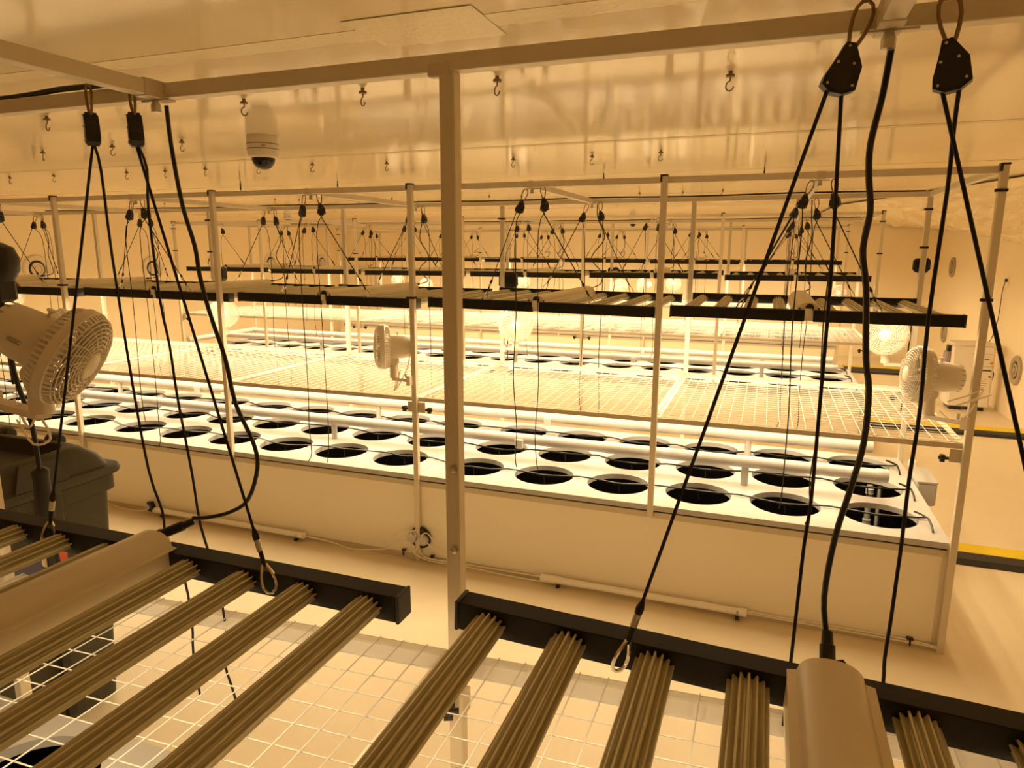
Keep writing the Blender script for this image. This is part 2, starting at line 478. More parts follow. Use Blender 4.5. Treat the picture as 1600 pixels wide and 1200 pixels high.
def bench(r, x0=-7.32, x1=-.005):
    global PANEL
    o = thing('grow_bench', 'long white bench with rows of round holes in the %s' % ROWN[r], 'bench', (ROW_DX[r], ROW_Y[r], 0), 'white hydroponic benches')
    L = 2.44
    for m in range(3):
        xr = x1 - m*L
        if PANEL is None:
            PANEL = hole_panel(-L+.0015, -.0015, [-.234-HSP*k for k in range(6)]).mesh('top_panel', 'white')
        link('top_panel', PANEL, o, (xr, 0, 0))
        part('front_panel', MB().box((xr-L+.016, .014, .028), (xr-.012, .02, .42)), 'skirt', o)
        part('back_panel', MB().box((xr-L+.016, 1.222, .028), (xr-.012, 1.228, .42)), 'skirt', o)
        for yy in (.008, 1.205):
            part('top_rail', MB().box((xr-L+.014, yy, .418), (xr-.012, yy+.026, .446)), 'alu_dull', o)
            part('base_rail', MB().box((xr-L+.014, yy, 0), (xr-.012, yy+.026, .03)), 'alu_dull', o)
    for xs in (x1-.012, x1-L, x1-2*L, x1-3*L+.013):
        for yy in (.011, 1.203):
            part('leg', MB().box((xs-.013, yy, 0), (xs+.013, yy+.026, .446)), 'alu', o)
    for xs in (x1-.006, x1-3*L+.002):
        part('end_panel', MB().box((xs, .03, .028), (xs+.005, 1.21, .44)), 'skirt', o)
    part('shadow_gap_strip', MB().box((x1-3*L+.02, .016, .446), (x1-.02, .03, .4545)).box((x1-3*L+.02, 1.21, .446), (x1-.02, 1.222, .4545)), 'black', o)  # black strip stands in for the shade in the gap below the top
    li = MB(); a, b, c, d, e, f = x1-3*L+.03, x1-.03, .045, 1.19, .05, .452
    V = [(a,c,e),(b,c,e),(b,d,e),(a,d,e),(a,c,f),(b,c,f),(b,d,f),(a,d,f)]
    li.add(V, [(0,1,2,3),(0,4,5,1),(1,5,6,2),(2,6,7,3),(3,7,4,0)])
    part('liner', li, 'film', o)
    return o
benches = {r: bench(r) for r in (1, 2, 3)}
# short bench piece under the nearest row, at the left
nb = thing('grow_bench', 'white bench corner with a round hole under the nearest wire shelf', 'bench', (-2.0, -3.245, 0), 'white hydroponic benches')
part('top_panel', hole_panel(-1.27, 0, [-.255-.0, -.255-HSP, -.255-2*HSP], ys=(.246, .642, 1.046)), 'white', nb)
part('front_panel', MB().box((-1.26, 1.222, .03), (-.012, 1.228, .45)), 'skirt', nb)
part('end_panel', MB().box((-.012, .02, .0), (-.006, 1.22, .45)), 'skirt', nb)
for xx in (-1.262, -.03):
    for yy in (.02, 1.20): part('leg', MB().box((xx, yy, 0), (xx+.026, yy+.026, .455)), 'alu', nb)
li = MB(); a, b, c, d, e, f = -1.25, -.03, .03, 1.2, .05, .452
li.add([(a,c,e),(b,c,e),(b,d,e),(a,d,e),(a,c,f),(b,c,f),(b,d,f),(a,d,f)], [(0,1,2,3),(0,4,5,1),(1,5,6,2),(2,6,7,3),(3,7,4,0)])
part('liner', li, 'film', nb)

# white PVC pipes lying on stubs along the benches
def pvc(r, yp, which):
    y0 = ROW_Y[r]; zc = .603; R = .030; dx = ROW_DX[r]
    o = thing('pvc_pipe', 'white PVC pipe on stubs along the %s bench, the %s of two' % (ROWN[r].replace(' row', '-row'), which), 'pipe', (dx, y0+yp, T), 'white pipes along the benches')
    z = zc-T
    segs = [(-.19, -1.5), (-1.5, -4.0), (-4.0, -6.4), (-6.4, -7.15)]
    for a, b in segs:
        part('pipe', MB().tube([(a, 0, z), (b, 0, z)], R, 18), 'pvc', o, True)
    part('end_cap', MB().lathe([(R+.003, 0), (R+.003, .045), (R+.001, .052), (R*.7, .054)], (-.235, 0, z), (1, 0, 0), 18), 'pvc', o, True)
    for a in (-1.5, -4.0, -6.4):
        part('coupling', MB().tube([(a-.04, 0, z), (a+.04, 0, z)], R+.0025, 18), 'pvc', o, True)
    for a in (-.822, -3.265, -5.70):
        part('stub', MB().tube([(a, 0, 0), (a, 0, z-R*.2)], .018, 14), 'pvc', o, True)
    for a in (-2.02, -4.85):
        part('saddle', MB().box((a-.022, -.05, z-.045), (a+.022, -.026, z+.005), .003), 'pvc', o)
    return o
for r in (1, 2, 3):
    pvc(r, .455, 'front'); pvc(r, .985, 'back')
# header pipes that cross the left end of the third bench
for r in (2,):
    hp = thing('header_pipe', 'white header pipe crossing the far left end of the third-row bench', 'pipe', (ROW_DX[r]-7.15, ROW_Y[r], T))
    part('pipe', MB().tube(smoothpath([(0, -.1, .123), (0, .5, .123), (0, 1.0, .123)], 3), .03, 16), 'pvc', hp, True)
    part('elbow', MB().lathe([(.036, 0), (.036, .07)], (0, .95, .123), (0, 1, 0), 16), 'pvc', hp, True)
    part('stub', MB().tube([(0, -.06, 0), (0, -.06, .1)], .018, 12), 'pvc', hp, True)

# vertical risers seen inside the two right-most holes
for (x, rr, nm) in ((-.203, .014, 'thicker'), (-.157, .009, 'thinner')):
    o = thing('riser_pipe', 'vertical white riser pipe, the %s of two, inside the right-hand holes' % nm, 'pipe', (x, .80, .05), 'riser pipes in the bench')
    part('pipe', MB().tube([(0, 0, 0), (0, 0, .395)], rr, 12), 'pvc', o, True)
    if rr > .01:
        for z in (.19, .36):
            part('coupling', MB().lathe([(.019, -.016), (.021, -.012), (.018, 0), (.021, .012), (.019, .016)], (0, 0, z), n=12), 'pvc', o, True)

# drip tubes with barbed tees over the holes
def drip(r, j):
    y0 = ROW_Y[r] + HY[j] + .02; rnd = random.Random(r*10+j); pts = []
    xs = [ROW_DX[r]-.005-.234-HSP*k-2.44*m for m in range(3) for k in range(6)]
    X0 = ROW_DX[r]
    pts.append((X0-.055, y0-.17, T+.006)); pts.append((X0-.06, y0-.09, T+.035)); pts.append((X0-.10, y0-.02, T+.035))
    for x in xs:
        dy = rnd.uniform(-.07, .02)
        pts.append((x+.19, y0+dy*.5, T+.010)); pts.append((x+.10, y0+dy, T+.006)); pts.append((x, y0+dy, T-.004+rnd.uniform(0, .01))); pts.append((x-.10, y0+dy, T+.006))
    pts.append((xs[-1]-.25, y0, T+.012))
    o = thing('drip_tube', 'thin black drip tube running over the %s hole line of the %s bench' % (('front', 'middle', 'back')[j], ROWN[r].replace(' row', '-row')), 'tube', (X0, y0, T), 'black drip tubes on the benches')
    part('tube', MB().tube(smoothpath(off(pts, (X0, y0, T)), 2), .0045, 6), 'cable', o, True)
    b = MB()
    for i in range(len(xs)):
        p = pts[3+4*i+2]; q = (p[0]-X0, p[1]-y0, p[2]-T)
        b.tube([(q[0]-.03, q[1], q[2]), (q[0]+.03, q[1], q[2])], .0062, 6)
        b.tube([(q[0], q[1], q[2]+.004), (q[0]+.004, q[1]-.004, q[2]-.045)], .003, 5)
    tag(part('barbed_tees', b, 'bin_dark', o, True), kind='stuff')
for r in (1, 2):
    for j in range(3): drip(r, j)

# ------------------------------------------------------------------ grow lamps
def fins_profile():
    # arch of seven fins on a plate, x across, z up
    p = [(-.026, 0), (.026, 0)]
    top = []
    for k in range(7):
        a = (k-3)/3*1.10                       # fins fan out round an arch
        u, v = math.sin(a), math.cos(a)
        t = Vector((v, -u)); r0, r1, cz = .0230, .0325, -.004
        for (rr, ww) in ((r0, -.0030), (r1, -.0015), (r1, .0015), (r0, .0030)):
            q = (u*rr*1.0 + t.x*ww, cz + v*rr + t.y*ww)
            top.append((q[0], max(q[1], .0012)))
    return p + list(reversed(top))
def make_lamp(ledmat):
    o = thing('grow_lamp', 'x', 'grow lamp')
    HW, HD = .578, .5225
    bx = [s*v for v in (.108, .243, .379, .515) for s in (-1, 1)]
    barm = MB().prism(fins_profile(), (0, 0, 0), (1, 0, 0), (0, 0, 1), (0, -1, 0), -.4785, .4785).mesh('light_bar', 'bar')
    ledm = MB().add([(-.016, -.465, -.0006), (-.016, .465, -.0006), (.016, .465, -.0006), (.016, -.465, -.0006)], [(0, 1, 2, 3)]).mesh('led_strip', ledmat)
    for x in bx:
        b = link('light_bar', barm, o, (x, 0, .0155)); link('led_strip', ledm, b)
    for s in (-1, 1):
        for h in (-1, 1):
            x0, x1 = (-HW, -.014) if h < 0 else (.014, HW)
            yo, yi = s*HD, s*(HD-.044)
            ra = part('rail', MB().box((x0+.006, min(yo, yi), .001), (x1-(.006 if h > 0 else 0), max(yo, yi), .0495), .0025), 'rail', o)
            xe = HW*h
            part('end_cap', MB().box((min(xe, xe-.007*h), min(yo, yi)-.0015, -.001), (max(xe, xe-.007*h), max(yo, yi)+.0015, .0515), .002), 'black', ra)
        part('hinge_plate', MB().box((-.013, s*HD-.0225-.022, .002), (.013, s*HD-.0225*0+.001 if s > 0 else s*HD+.04, .052)) if False else MB().box((-.0135, min(s*(HD+.001), s*(HD-.043)), .024), (.0135, max(s*(HD+.001), s*(HD-.043)), .056)), 'housing', o)
    hp = [(-.058, .004), (-.058, .050), (-.045, .0525)] + [(.043*math.cos(a), .053 + .027*math.sin(a)**.8) for a in [PI*(1-k/14) for k in range(1, 14)]] + [(.045, .0525), (.058, .050), (.058, .004)]
    h = part('housing', MB().prism(hp, (0, 0, 0), (1, 0, 0), (0, 0, 1), (0, 1, 0), -.505, .500), 'housing', o, True)
    for s in (-1,):
        hp2 = [(a*1.01, b*1.01) for a, b in hp]
        e = part('end_plate', MB().prism(hp2, (0, 0, 0), (1, 0, 0), (0, 0, 1), (0, 1, 0), s*.505-.006, s*.505+.006), 'housing', h)
    part('socket', MB().lathe([(.017, 0), (.017, .006), (.011, .006), (.011, .003)], (.004, -.511, .060), (0, -1, 0), 14), 'black', h)
    part('screw', MB().lathe([(.004, 0), (.004, .003)], (-.034, -.511, .055), (0, -1, 0), 8).lathe([(.004, 0), (.004, .003)], (.040, -.511, .055), (0, -1, 0), 8), 'black', h)
    return o
lamp_near = make_lamp('led_near'); lamp_row = make_lamp('led_row')
lamps = []
rndl = random.Random(11)
used = {}
def place_lamp(r, i, x, tilt=0.0, yaw=0.0, dz=0.0):
    src = lamp_near if r == 0 else lamp_row
    o = copy_tree(src) if src.name in used else src
    used[src.name] = 1
    o.location = (x, ROW_Y[r]+.6225, LAMP_Z[r]+dz); o.rotation_euler = (0, tilt, yaw)
    if r == 0:
        lab = 'close black railed LED grow lamp with beige driver housing at the lower %s' % ('right' if i == 0 else 'left')
    else:
        lab = 'hanging LED grow lamp of fin bars in the %s, %s from the right' % (ROWN[r], ORD[i])
    tag(o, lab, 'grow lamp', 'grow lamps hung over the benches')
    lamps.append((r, i, x, tilt, dz)); return o
place_lamp(0, 0, -.658, .031, 0, -.004); place_lamp(0, 1, -1.920)
for r in (1, 2, 3):  # second row's sixth lamp is out of view, added for its light at left
    for i, x in enumerate(LX):
        t = rndl.uniform(-.006, .006)
        if r == 1: t = [.004, .012, .006, .008, .006, .0][i]
        place_lamp(r, i, x+ROW_DX[r], t, rndl.uniform(-.012, .012), rndl.uniform(-.006, .006) if r > 1 else 0)

# ------------------------------------------------------------------ rope hangers
def carabiner(mb, c, ax, side, L, wd, r):
    """pear loop along ax with its wide end away from c"""
    c = Vector(c); ax = Vector(ax).normalized(); side = Vector(side); side = (side-ax*side.dot(ax)).normalized()
    pts = []
    for k in range(14):
        a = 2*PI*k/14; t = (1-math.cos(a))/2
        ww = wd*(.35+.65*t)
        pts.append(c + ax*L*t + side*ww*math.sin(a))
    mb.tube(pts, r, 6, closed=True)
RP = [(-.004, .031), (.007, .031), (.013, .020), (.021, .004), (.020, -.024), (.006, -.031), (-.010, -.030), (-.022, -.021), (-.020, -.010), (-.010, .014)]
def ratchet_mesh():
    m = MB()
    m.prism(RP, (0, 0, 0), (1, 0, 0), (0, 0, 1), (0, 1, 0), -.010, .010)
    m.prism([(a*.86, b*.88) for a, b in RP], (0, 0, 0), (1, 0, 0), (0, 0, 1), (0, 1, 0), -.0125, .0125)
    return m.mesh('ratchet', 'black')
def rivets_mesh():
    m = MB()
    for (a, b) in ((.010, .006), (-.009, .006), (.014, -.020), (-.016, -.020), (0, .026)):
        m.lathe([(.0018, 0), (.0018, .0012)], (a, -.0125, b), (0, -1, 0), 6)
    return m.mesh('rivet', 'zinc')
RATCH, RIV = ratchet_mesh(), rivets_mesh()
tc_ = MB(); carabiner(tc_, (.004, 0, .022), (.12, 0, 1), (1, .3, 0), .062, .017, .0026); TOPC = tc_.mesh('top_carabiner', 'brass', True)
lc_ = MB(); carabiner(lc_, (0, 0, .004), (0, 0, -1), (1, 0, 0), .056, .0165, .0032); LOWC = lc_.mesh('lower_carabiner', 'chrome', True)
def hanger(label, top, anchor, tail, rr=.0034, yaw=0.0, lean=0.0, n=5, det=True):
    """top: ratchet centre; anchor: where the lower carabiner hooks the lamp rail; tail: free rope points"""
    o = thing('rope_hanger', label, 'rope hanger', top, 'black rope ratchet hangers')
    top = Vector(top); anchor = Vector(anchor)
    mx = Matrix.Rotation(yaw, 4, 'Z') @ Matrix.Rotation(lean, 4, 'Y')
    ra = link('ratchet', RATCH, o, mx=mx)
    if det: link('rivet', RIV, ra)
    link('top_carabiner', TOPC, o, mx=mx)
    d = (top-anchor); d.normalize()
    low = anchor + d*.048
    link('lower_carabiner', LOWC, o, mx=Matrix.Translation(low-top) @ Vector((0, 0, 1)).rotation_difference(d).to_matrix().to_4x4() @ Matrix.Rotation(.7, 4, 'Z'))
    s = mx @ Vector((-.012, 0, -.026))
    part('rope', MB().tube([s, low-top+d*.045], rr, n), 'rope', o, True)
    part('crimp_sleeve', MB().tube([low-top+d*.028, low-top+d*.050], .0056, 8), 'zinc' if det else 'rope', o, True)
    part('knot', MB().tube([low-top-d*.002, low-top+d*.028], .0042, 6).tube([low-top+d*.05, low-top+d*.060, low-top+d*.072], [.0058, .0064, .003], 6), 'rope', o, True)
    t = [mx @ Vector((.006, 0, -.027))] + [Vector(p)-top for p in tail]
    part('tail_rope', MB().tube(smoothpath(t, 3), rr, n), 'rope', o, True)
    return o
# the four hangers of the near lamps that face the aisle, shaped one by one
hanger('black rope hanger left of the power cord, over the lower right lamp', (-.708, -2.025, 1.876), (-.955, -2.108, 1.014),
       [(-.702,-1.995,1.786),(-.696,-1.985,1.614),(-.695,-1.985,1.419),(-.695,-1.985,1.281),(-.699,-1.985,1.209),(-.701,-1.985,1.113),(-.703,-1.985,1.013),(-.705,-1.985,.933),(-.706,-1.985,.875)], .0028, .15, .16)
hanger('black rope hanger right of the power cord, its two strands crossed', (-.587, -2.025, 1.870), (-.355, -2.108, 1.00),
       [(-.570,-2.0,1.80),(-.566,-1.985,1.724),(-.570,-1.985,1.555),(-.567,-1.985,1.43),(-.570,-1.985,1.327),(-.570,-1.985,1.229),(-.571,-1.985,1.169),(-.572,-1.985,1.107),(-.574,-1.985,1.043),(-.572,-1.985,1.002),(-.572,-1.985,.90)], .0028, -.2, -.25)
hanger('black rope hanger at the upper left, leftmost over the lower left lamp', (-2.034, -2.025, 1.875), (-2.195, -2.108, 1.024),
       [(-2.040,-2.01,1.80),(-2.065,-1.985,1.633),(-2.046,-1.985,1.362),(-2.025,-1.985,1.17),(-1.997,-1.985,1.078),(-1.982,-1.995,1.018),(-1.952,-1.985,.925),(-1.942,-1.985,.818),(-1.947,-1.985,.746),(-1.939,-1.985,.641)], .0028, -.60, .02)
hanger('black rope hanger at the upper left, beside the bent power cord', (-1.922, -2.025, 1.868), (-1.605, -2.108, 1.024),
       [(-1.930,-2.0,1.80),(-1.953,-1.985,1.722),(-1.945,-1.985,1.543),(-1.931,-1.985,1.451),(-1.923,-1.985,1.343),(-1.902,-1.985,1.178),(-1.886,-1.99,1.064),(-1.86,-1.985,.95),(-1.847,-1.985,.846),(-1.848,-1.985,.783),(-1.856,-1.985,.734),(-1.844,-1.985,.689),(-1.835,-1.985,.656)], .0028, -.66, -.12)
rh = random.Random(21)
for (r, i, x, tilt, dz) in lamps:
    if r == 0:
        continue
    y0 = ROW_Y[r]; zr = LAMP_Z[r] + dz + .052
    for back in (0, 1):
        for s in (-1, 1):
            yt = y0 + (.045 if not back else 1.198); ya = y0 + (.124 if not back else 1.121)
            zt = ZB - .078 + rh.uniform(-.008, .004)
            tp = (x + s*.058, yt, zt)
            ax = x + s*rh.uniform(.275, .29)
            an = (ax, ya, zr - s*0 - tilt*(ax-x) - .006)
            zl = rh.uniform(.42, .62) if r == 1 else rh.uniform(.55, .95)
            tx = tp[0] + rh.uniform(-.01, .015)
            yt2 = yt + (-.055 if not back else .055)
            tail = [(tx, yt2, zt-.12), (tx+rh.uniform(-.01, .01), yt2, zt-.5), (tx+rh.uniform(-.012, .012), yt2, zl+.45), (tx+rh.uniform(-.012, .012), yt2, zl+.2), (tx+.006, yt2-.005, zl+.05), (tx+rh.uniform(-.02, .02), yt2-.008, zl)]
            lab = 'black rope hanger, %s %s of the %s lamp from the right, %s' % ('back' if back else 'front', 'left' if s < 0 else 'right', ORD[i], ROWN[r])
            hanger(lab, tp, an, tail, .0026 if r == 1 else .0024, rh.uniform(-.5, .5), s*-.22, 4, r == 1)

# ------------------------------------------------------------------ power cords of the lamps
c2 = [(-.648,-1.985,1.918),(-.652,-1.972,1.852),(-.661,-1.974,1.79),(-.659,-1.977,1.744),(-.654,-1.983,1.701),(-.659,-1.989,1.649),(-.651,-1.994,1.597),(-.643,-2.0,1.5),(-.636,-2.006,1.456),(-.636,-2.011,1.384),(-.647,-2.017,1.318),(-.662,-2.023,1.24),(-.669,-2.029,1.15),(-.661,-2.032,1.088)]
c1 = [(-1.918,-1.950,1.925),(-1.908,-1.956,1.846),(-1.887,-1.962,1.734),(-1.858,-1.968,1.653),(-1.845,-1.975,1.596),(-1.821,-1.981,1.521),(-1.786,-1.987,1.433),(-1.763,-1.993,1.344),(-1.721,-1.999,1.27),(-1.709,-2.005,1.22),(-1.732,-2.012,1.152),(-1.775,-2.018,1.121),(-1.829,-2.024,1.104),(-1.865,-2.028,1.099)]
def cord(label, pts, r, plug_a, plug_b, n=8):
    o = thing('power_cord', label, 'power cord', pts[0], 'power cords of the grow lamps')
    part('cable', MB().tube(smoothpath(off(pts, pts[0]), 4), r, n), 'cable', o, True)
    a = Vector(plug_a)-Vector(pts[0]); b = Vector(plug_b)-Vector(pts[0]); d = (b-a)
    part('connector', MB().tube([a, a+d*.3, a+d*.32, a+d*.9, a+d*.92, b], [r*1.7, r*2.0, r*2.5, r*2.5, r*2.9, r*2.9], 10), 'black', o, True)
    return o
cd = cord('thick black power cord hanging to the lower right lamp', c2, .0044, (-.661,-2.032,1.098), (-.659,-2.070,1.048))
part('dust_cap_strap', MB().tube([(-.004,-.07,-.855), (.008,-.074,-.848), (.018,-.078,-.858), (.026,-.082,-.872)], .0025, 5).lathe([(.008, 0), (.009, .012)], (.030,-.084,-.882), (.5,-.2,-1), 8), 'black', cd, True)
cord('thick black power cord curving down to the lower left lamp', c1, .0042, (-1.862,-2.027,1.092), (-1.92,-2.066,1.068))
for (r, i, x, tilt, dz) in lamps:
    if r == 0: continue
    y0 = ROW_Y[r]; zr = LAMP_Z[r]+dz
    q = rh.uniform(-.05, .05)
    pts = [(x+.03, y0+1.215, ZB-.005), (x+.034, y0+1.22, 1.84), (x+.05+q, y0+1.235, 1.72), (x+.02-q, y0+1.24, 1.60), (x+.035+q, y0+1.245, zr+.16), (x+.06, y0+1.235, zr+.09), (x+.02, y0+1.20, zr+.066)]
    cord('thin black power cord of the %s lamp from the right, %s' % (ORD[i], ROWN[r]), pts, .0033, (x+.015, y0+1.195, zr+.064), (x, y0+1.135, zr+.062), 6)
# feed cables lying along the tops of the back beams
def feed(label, pts, r=.006):
    o = thing('feed_cable', label, 'cable', pts[0], 'black feed cables on the beams')
    part('cable', MB().tube(smoothpath(off(pts, pts[0]), 3), r, 6), 'cable', o, True)
    return o
yb = -3.2+1.243-.012-S/2
feed('black cable lying on the near beam at the upper right', [(-.60, yb, ZB+S+.005), (-.45, yb, ZB+S+.006), (-.2, yb, ZB+S+.006), (.0, yb, ZB+S+.006)])
feed('black cable lying on the near beam at the upper left', [(-3.3, yb, ZB+S+.006), (-2.6, yb, ZB+S+.006), (-2.30, yb, ZB+S+.006), (-2.16, yb, ZB+S+.012), (-2.03, yb-.015, ZB+S+.007), (-1.99, yb-.03, ZB+S+.006)])
for r in (1, 2, 3):
    ybk = ROW_Y[r]+1.243-.012-S/2
    pts = [(ROW_DX[r]-.03-.6*k, ybk, ZB+S+.004+(.006 if k % 2 else 0)) for k in range(12)]
    feed('black cable along the back beam of the %s' % ROWN[r], pts, .0045)

# ------------------------------------------------------------------ fans
def build_fan():
    """head meshes around origin, facing +X"""
    D = .113
    def ring(mb, R, x, r, n=44, k=5):
        mb.tube([(x, R*math.cos(2*PI*i/n), R*math.sin(2*PI*i/n)) for i in range(n)], r, k, closed=True)
    g = MB()
    prof = [(.022, .046), (.032, .0455), (.042, .045), (.052, .044), (.062, .043), (.072, .041), (.082, .039), (.091, .036), (.099, .031), (.105, .026)]
    for (R, x) in prof: ring(g, R, x, .0017)
    for k in range(24):
        a0 = 2*PI*k/24
        pts = [(x, R*math.cos(a0+(R-.02)*5.5), R*math.sin(a0+(R-.02)*5.5)) for R, x in prof[::2]+[prof[-1]]]
        g.tube(pts, .0015, 4)
    sl = MB()
    for k in range(56):
        a = 2*PI*k/56; c, s_ = math.cos(a), math.sin(a); u = Vector((0, c, s_)); t = Vector((0, -s_, c))
        for (xa, ra, xb, rb) in ((.026, .105, .007, D-.001), (-.007, D-.001, -.030, .104)):
            p = Vector((xa, 0, 0))+u*ra; q = Vector((xb, 0, 0))+u*rb
            ax = (q-p); L = ax.length; ax.normalize(); sl.obox((p+q)/2, ax, t, ax.cross(t), L/2, .0030, .0015)
    rear = MB()
    for (R, x) in ((.104, -.031), (.094, -.034), (.084, -.036), (.074, -.038), (.064, -.039)): ring(rear, R, x, .0013)
    for k in range(32):
        a = 2*PI*k/32
        rear.tube([(-.039, .05*math.cos(a), .05*math.sin(a)), (-.037, .08*math.cos(a), .08*math.sin(a)), (-.030, .105*math.cos(a), .105*math.sin(a))], .0014, 4)
    rim = MB().lathe([(D-.001, -.012), (D+.0015, -.010), (D+.0015, .010), (D-.001, .012), (D-.004, .010), (D-.004, -.010), (D-.001, -.012)], ax=(1, 0, 0), n=48, cap=False)
    hub = MB().lathe([(.030, .0445), (.030, .047), (.027, .0495), (.001, .0505)], ax=(1, 0, 0), n=28)
    mot = MB().lathe([(.060, -.036), (.062, -.040), (.060, -.10), (.055, -.140), (.044, -.158), (.022, -.165), (.001, -.166)], ax=(1, 0, 0), n=32)
    slots = MB()
    for k in range(16):
        a = 2*PI*k/16; u = Vector((0, math.cos(a), math.sin(a))); t = Vector((0, -math.sin(a), math.cos(a)))
        slots.obox(Vector((-.142, 0, 0))+u*.0535, Vector((1, 0, 0)), t, u, .011, .0022, .001)
    knb = MB().lathe([(.004, 0), (.004, .012), (.009, .014), (.009, .018)], (-.075, 0, .059), (0, 0, 1), 10)
    lab = MB()
    for i, (wd, dy) in enumerate(((.03, .004), (.024, 0), (.028, -.004))):
        lab.box((-.105, -.0622, dy-.001), (-.105+wd, -.0600, dy+.001))
    bl = MB()
    for k in range(5):
        a0 = 2*PI*k/5; vs = []
        for i, R in enumerate((.024, .05, .075, .096)):
            for j in range(4):
                a = a0 + (j-1.5)*.20*(1+.15*i) + .12*i
                vs.append((.012-(j-1.5)*.010, R*math.cos(a), R*math.sin(a)))
        fs = [(i*4+j, i*4+j+1, i*4+5+j, i*4+4+j) for i in range(3) for j in range(3)]
        bl.add(vs, fs)
    bl.lathe([(.022, -.01), (.024, .01), (.015, .02)], ax=(1, 0, 0), n=16)
    return [('front_grille', g.mesh('front_grille', 'fan')), ('side_slats', sl.mesh('side_slats', 'fan')), ('rear_grille', rear.mesh('rear_grille', 'fan')), ('rim', rim.mesh('rim', 'fan', True)), ('hub_cap', hub.mesh('hub_cap', 'fan', True)),
            ('motor_housing', mot.mesh('motor_housing', 'fan', True)), ('cooling_slots', slots.mesh('cooling_slots', 'fan_blade')), ('knob', knb.mesh('knob', 'fan')), ('blades', bl.mesh('blades', 'fan_blade', True)), ('rating_label', lab.mesh('rating_label', 'fan_blade'))]
FAN = build_fan()
def fan(label, pos, axis, clamp, cordpts=None, group='white clip fans on the posts'):
    """pos: head centre; axis: direction it blows; clamp: point on the post"""
    o = thing('clip_fan', label, 'fan', pos, group)
    ax = Vector(axis).normalized(); up = Vector((0, 0, 1)); y = up.cross(ax).normalized(); z = ax.cross(y)
    mx = Matrix((ax, y, z)).transposed().to_4x4()
    head = None
    for nm, me in FAN:
        link(nm, me, o, mx=mx)
    p = Vector(pos)
    piv = mx @ Vector((-.055, 0, -.055))
    mid = piv + Vector((0, 0, -.05)); cl = Vector(clamp) - p
    yk = MB().tube([mx @ Vector((-.06, 0, -.048)), piv + Vector((0, 0, -.012))], [.024, .021], 12).lathe([(.025, -.022), (.026, -.020), (.026, .020), (.025, .022)], piv+Vector((0, 0, -.016)), tuple(y), 14)
    part('tilt_joint', yk, 'fan', o, True)
    foot = piv + Vector((0, 0, -.105))
    part('neck', MB().tube([piv+Vector((0, 0, -.02)), piv+Vector((0, 0, -.06)), foot], [.020, .024, .0255], 14), 'fan', o, True)
    arm = cl - foot; arm.z = 0
    if arm.length > 1e-4:
        d = arm.normalized(); n_ = Vector((-d.y, d.x, 0))
        c = MB().obox(foot+arm/2+Vector((0, 0, -.006)), d, n_, Vector((0, 0, 1)), arm.length/2+.006, .016, .008)
        c.obox(foot+arm+Vector((0, 0, -.006)), d, n_, Vector((0, 0, 1)), .012, .024, .024)
        part('clip_base', c, 'fan', o)
        part('clamp_screw', MB().tube([foot+arm-d*.03+Vector((0, 0, .004)), foot+arm-d*.03+Vector((0, 0, .026))], .006, 8), 'pvc', o)
    if cordpts:
        for cp in cordpts:
            part('cord', MB().tube(smoothpath([Vector(q)-p for q in cp], 4), .0028, 6), 'cord', o, True)
    return o
F0 = Vector((-2.222, -1.985, 1.412))
fan('large close white clip fan at the left edge, tilted down', F0, (.774, .385, -.486), (-2.545, -1.965, 1.2), [[(-2.42,-1.99,1.30),(-2.37,-2.0,1.24),(-2.33,-2.0,1.27),(-2.30,-2.0,1.22),(-2.36,-2.0,1.20),(-2.42,-1.99,1.25)]])
fan('white clip fan seen edge on at the middle post of the second row', (-2.603, -.03, 1.158), (-.87, -.50, .0), (-2.455, -.016, 1.05),
    [[(-2.53,-.02,1.08),(-2.52,-.02,1.0),(-2.55,-.02,.93),(-2.535,-.025,.98),(-2.51,-.02,1.04),(-2.54,-.02,.94),(-2.50,-.02,1.0),(-2.47,-.02,1.06),(-2.455,-.02,1.12)]])
fan('white clip fan facing the camera at the second-row back post', (-2.325, 1.19, 1.158), (.36, -.93, 0), (-2.425, 1.25, 1.02))
fan('white clip fan turned half left, right end back post, second row', (-.145, 1.19, 1.19), (-.30, -.94, .03), (-.015, 1.24, 1.05))
fan('white clip fan on the front right-end post, blowing left', (-.185, .06, 1.158), (-.93, -.16, .06), (-.015, -.01, 1.03),
    [[(-.10,.03,1.02),(-.06,-.01,.99),(-.02,-.02,1.02),(-.0,-.03,1.07)], [(-.09,-.02,1.07),(-.03,-.03,1.10),(.02,-.03,1.13),(.0,-.03,1.09),(-.06,-.03,1.06),(.03,-.03,1.10),(.05,-.03,1.11)]])
fan('white clip fan half hidden by the fourth post of the second row', (-4.76, 1.19, 1.15), (.62, -.78, 0), (-4.87, 1.25, 1.02))
fan('small white clip fan at the far left edge of the photo', (-7.19, 1.19, 1.21), (.8, -.6, 0), (-7.31, 1.24, 1.08))
fan('white clip fan partly hidden behind the large close fan', (-4.80, -.09, 1.175), (.3, .95, 0), (-4.87, -.016, 1.06))
for i, (x, z, ax) in enumerate([(.17, 1.06, (-.3, -.95, 0)), (-2.12, 1.15, (.1, -1, 0)), (-2.60, 1.12, (-.8, -.6, 0)), (-2.93, 1.09, (.2, -1, 0)), (-4.53, 1.14, (.3, -1, 0)), (-6.85, 1.12, (.5, -.9, 0)), (-6.30, 1.05, (.3, -.9, 0))]):
    px = min(PX, key=lambda q: abs(q+.10-x)) + .10
    fan('tiny white fan by the back wall, %s from the right' % ORD[i], (x, 7.59, z), ax, (px, 7.65, z-.1))

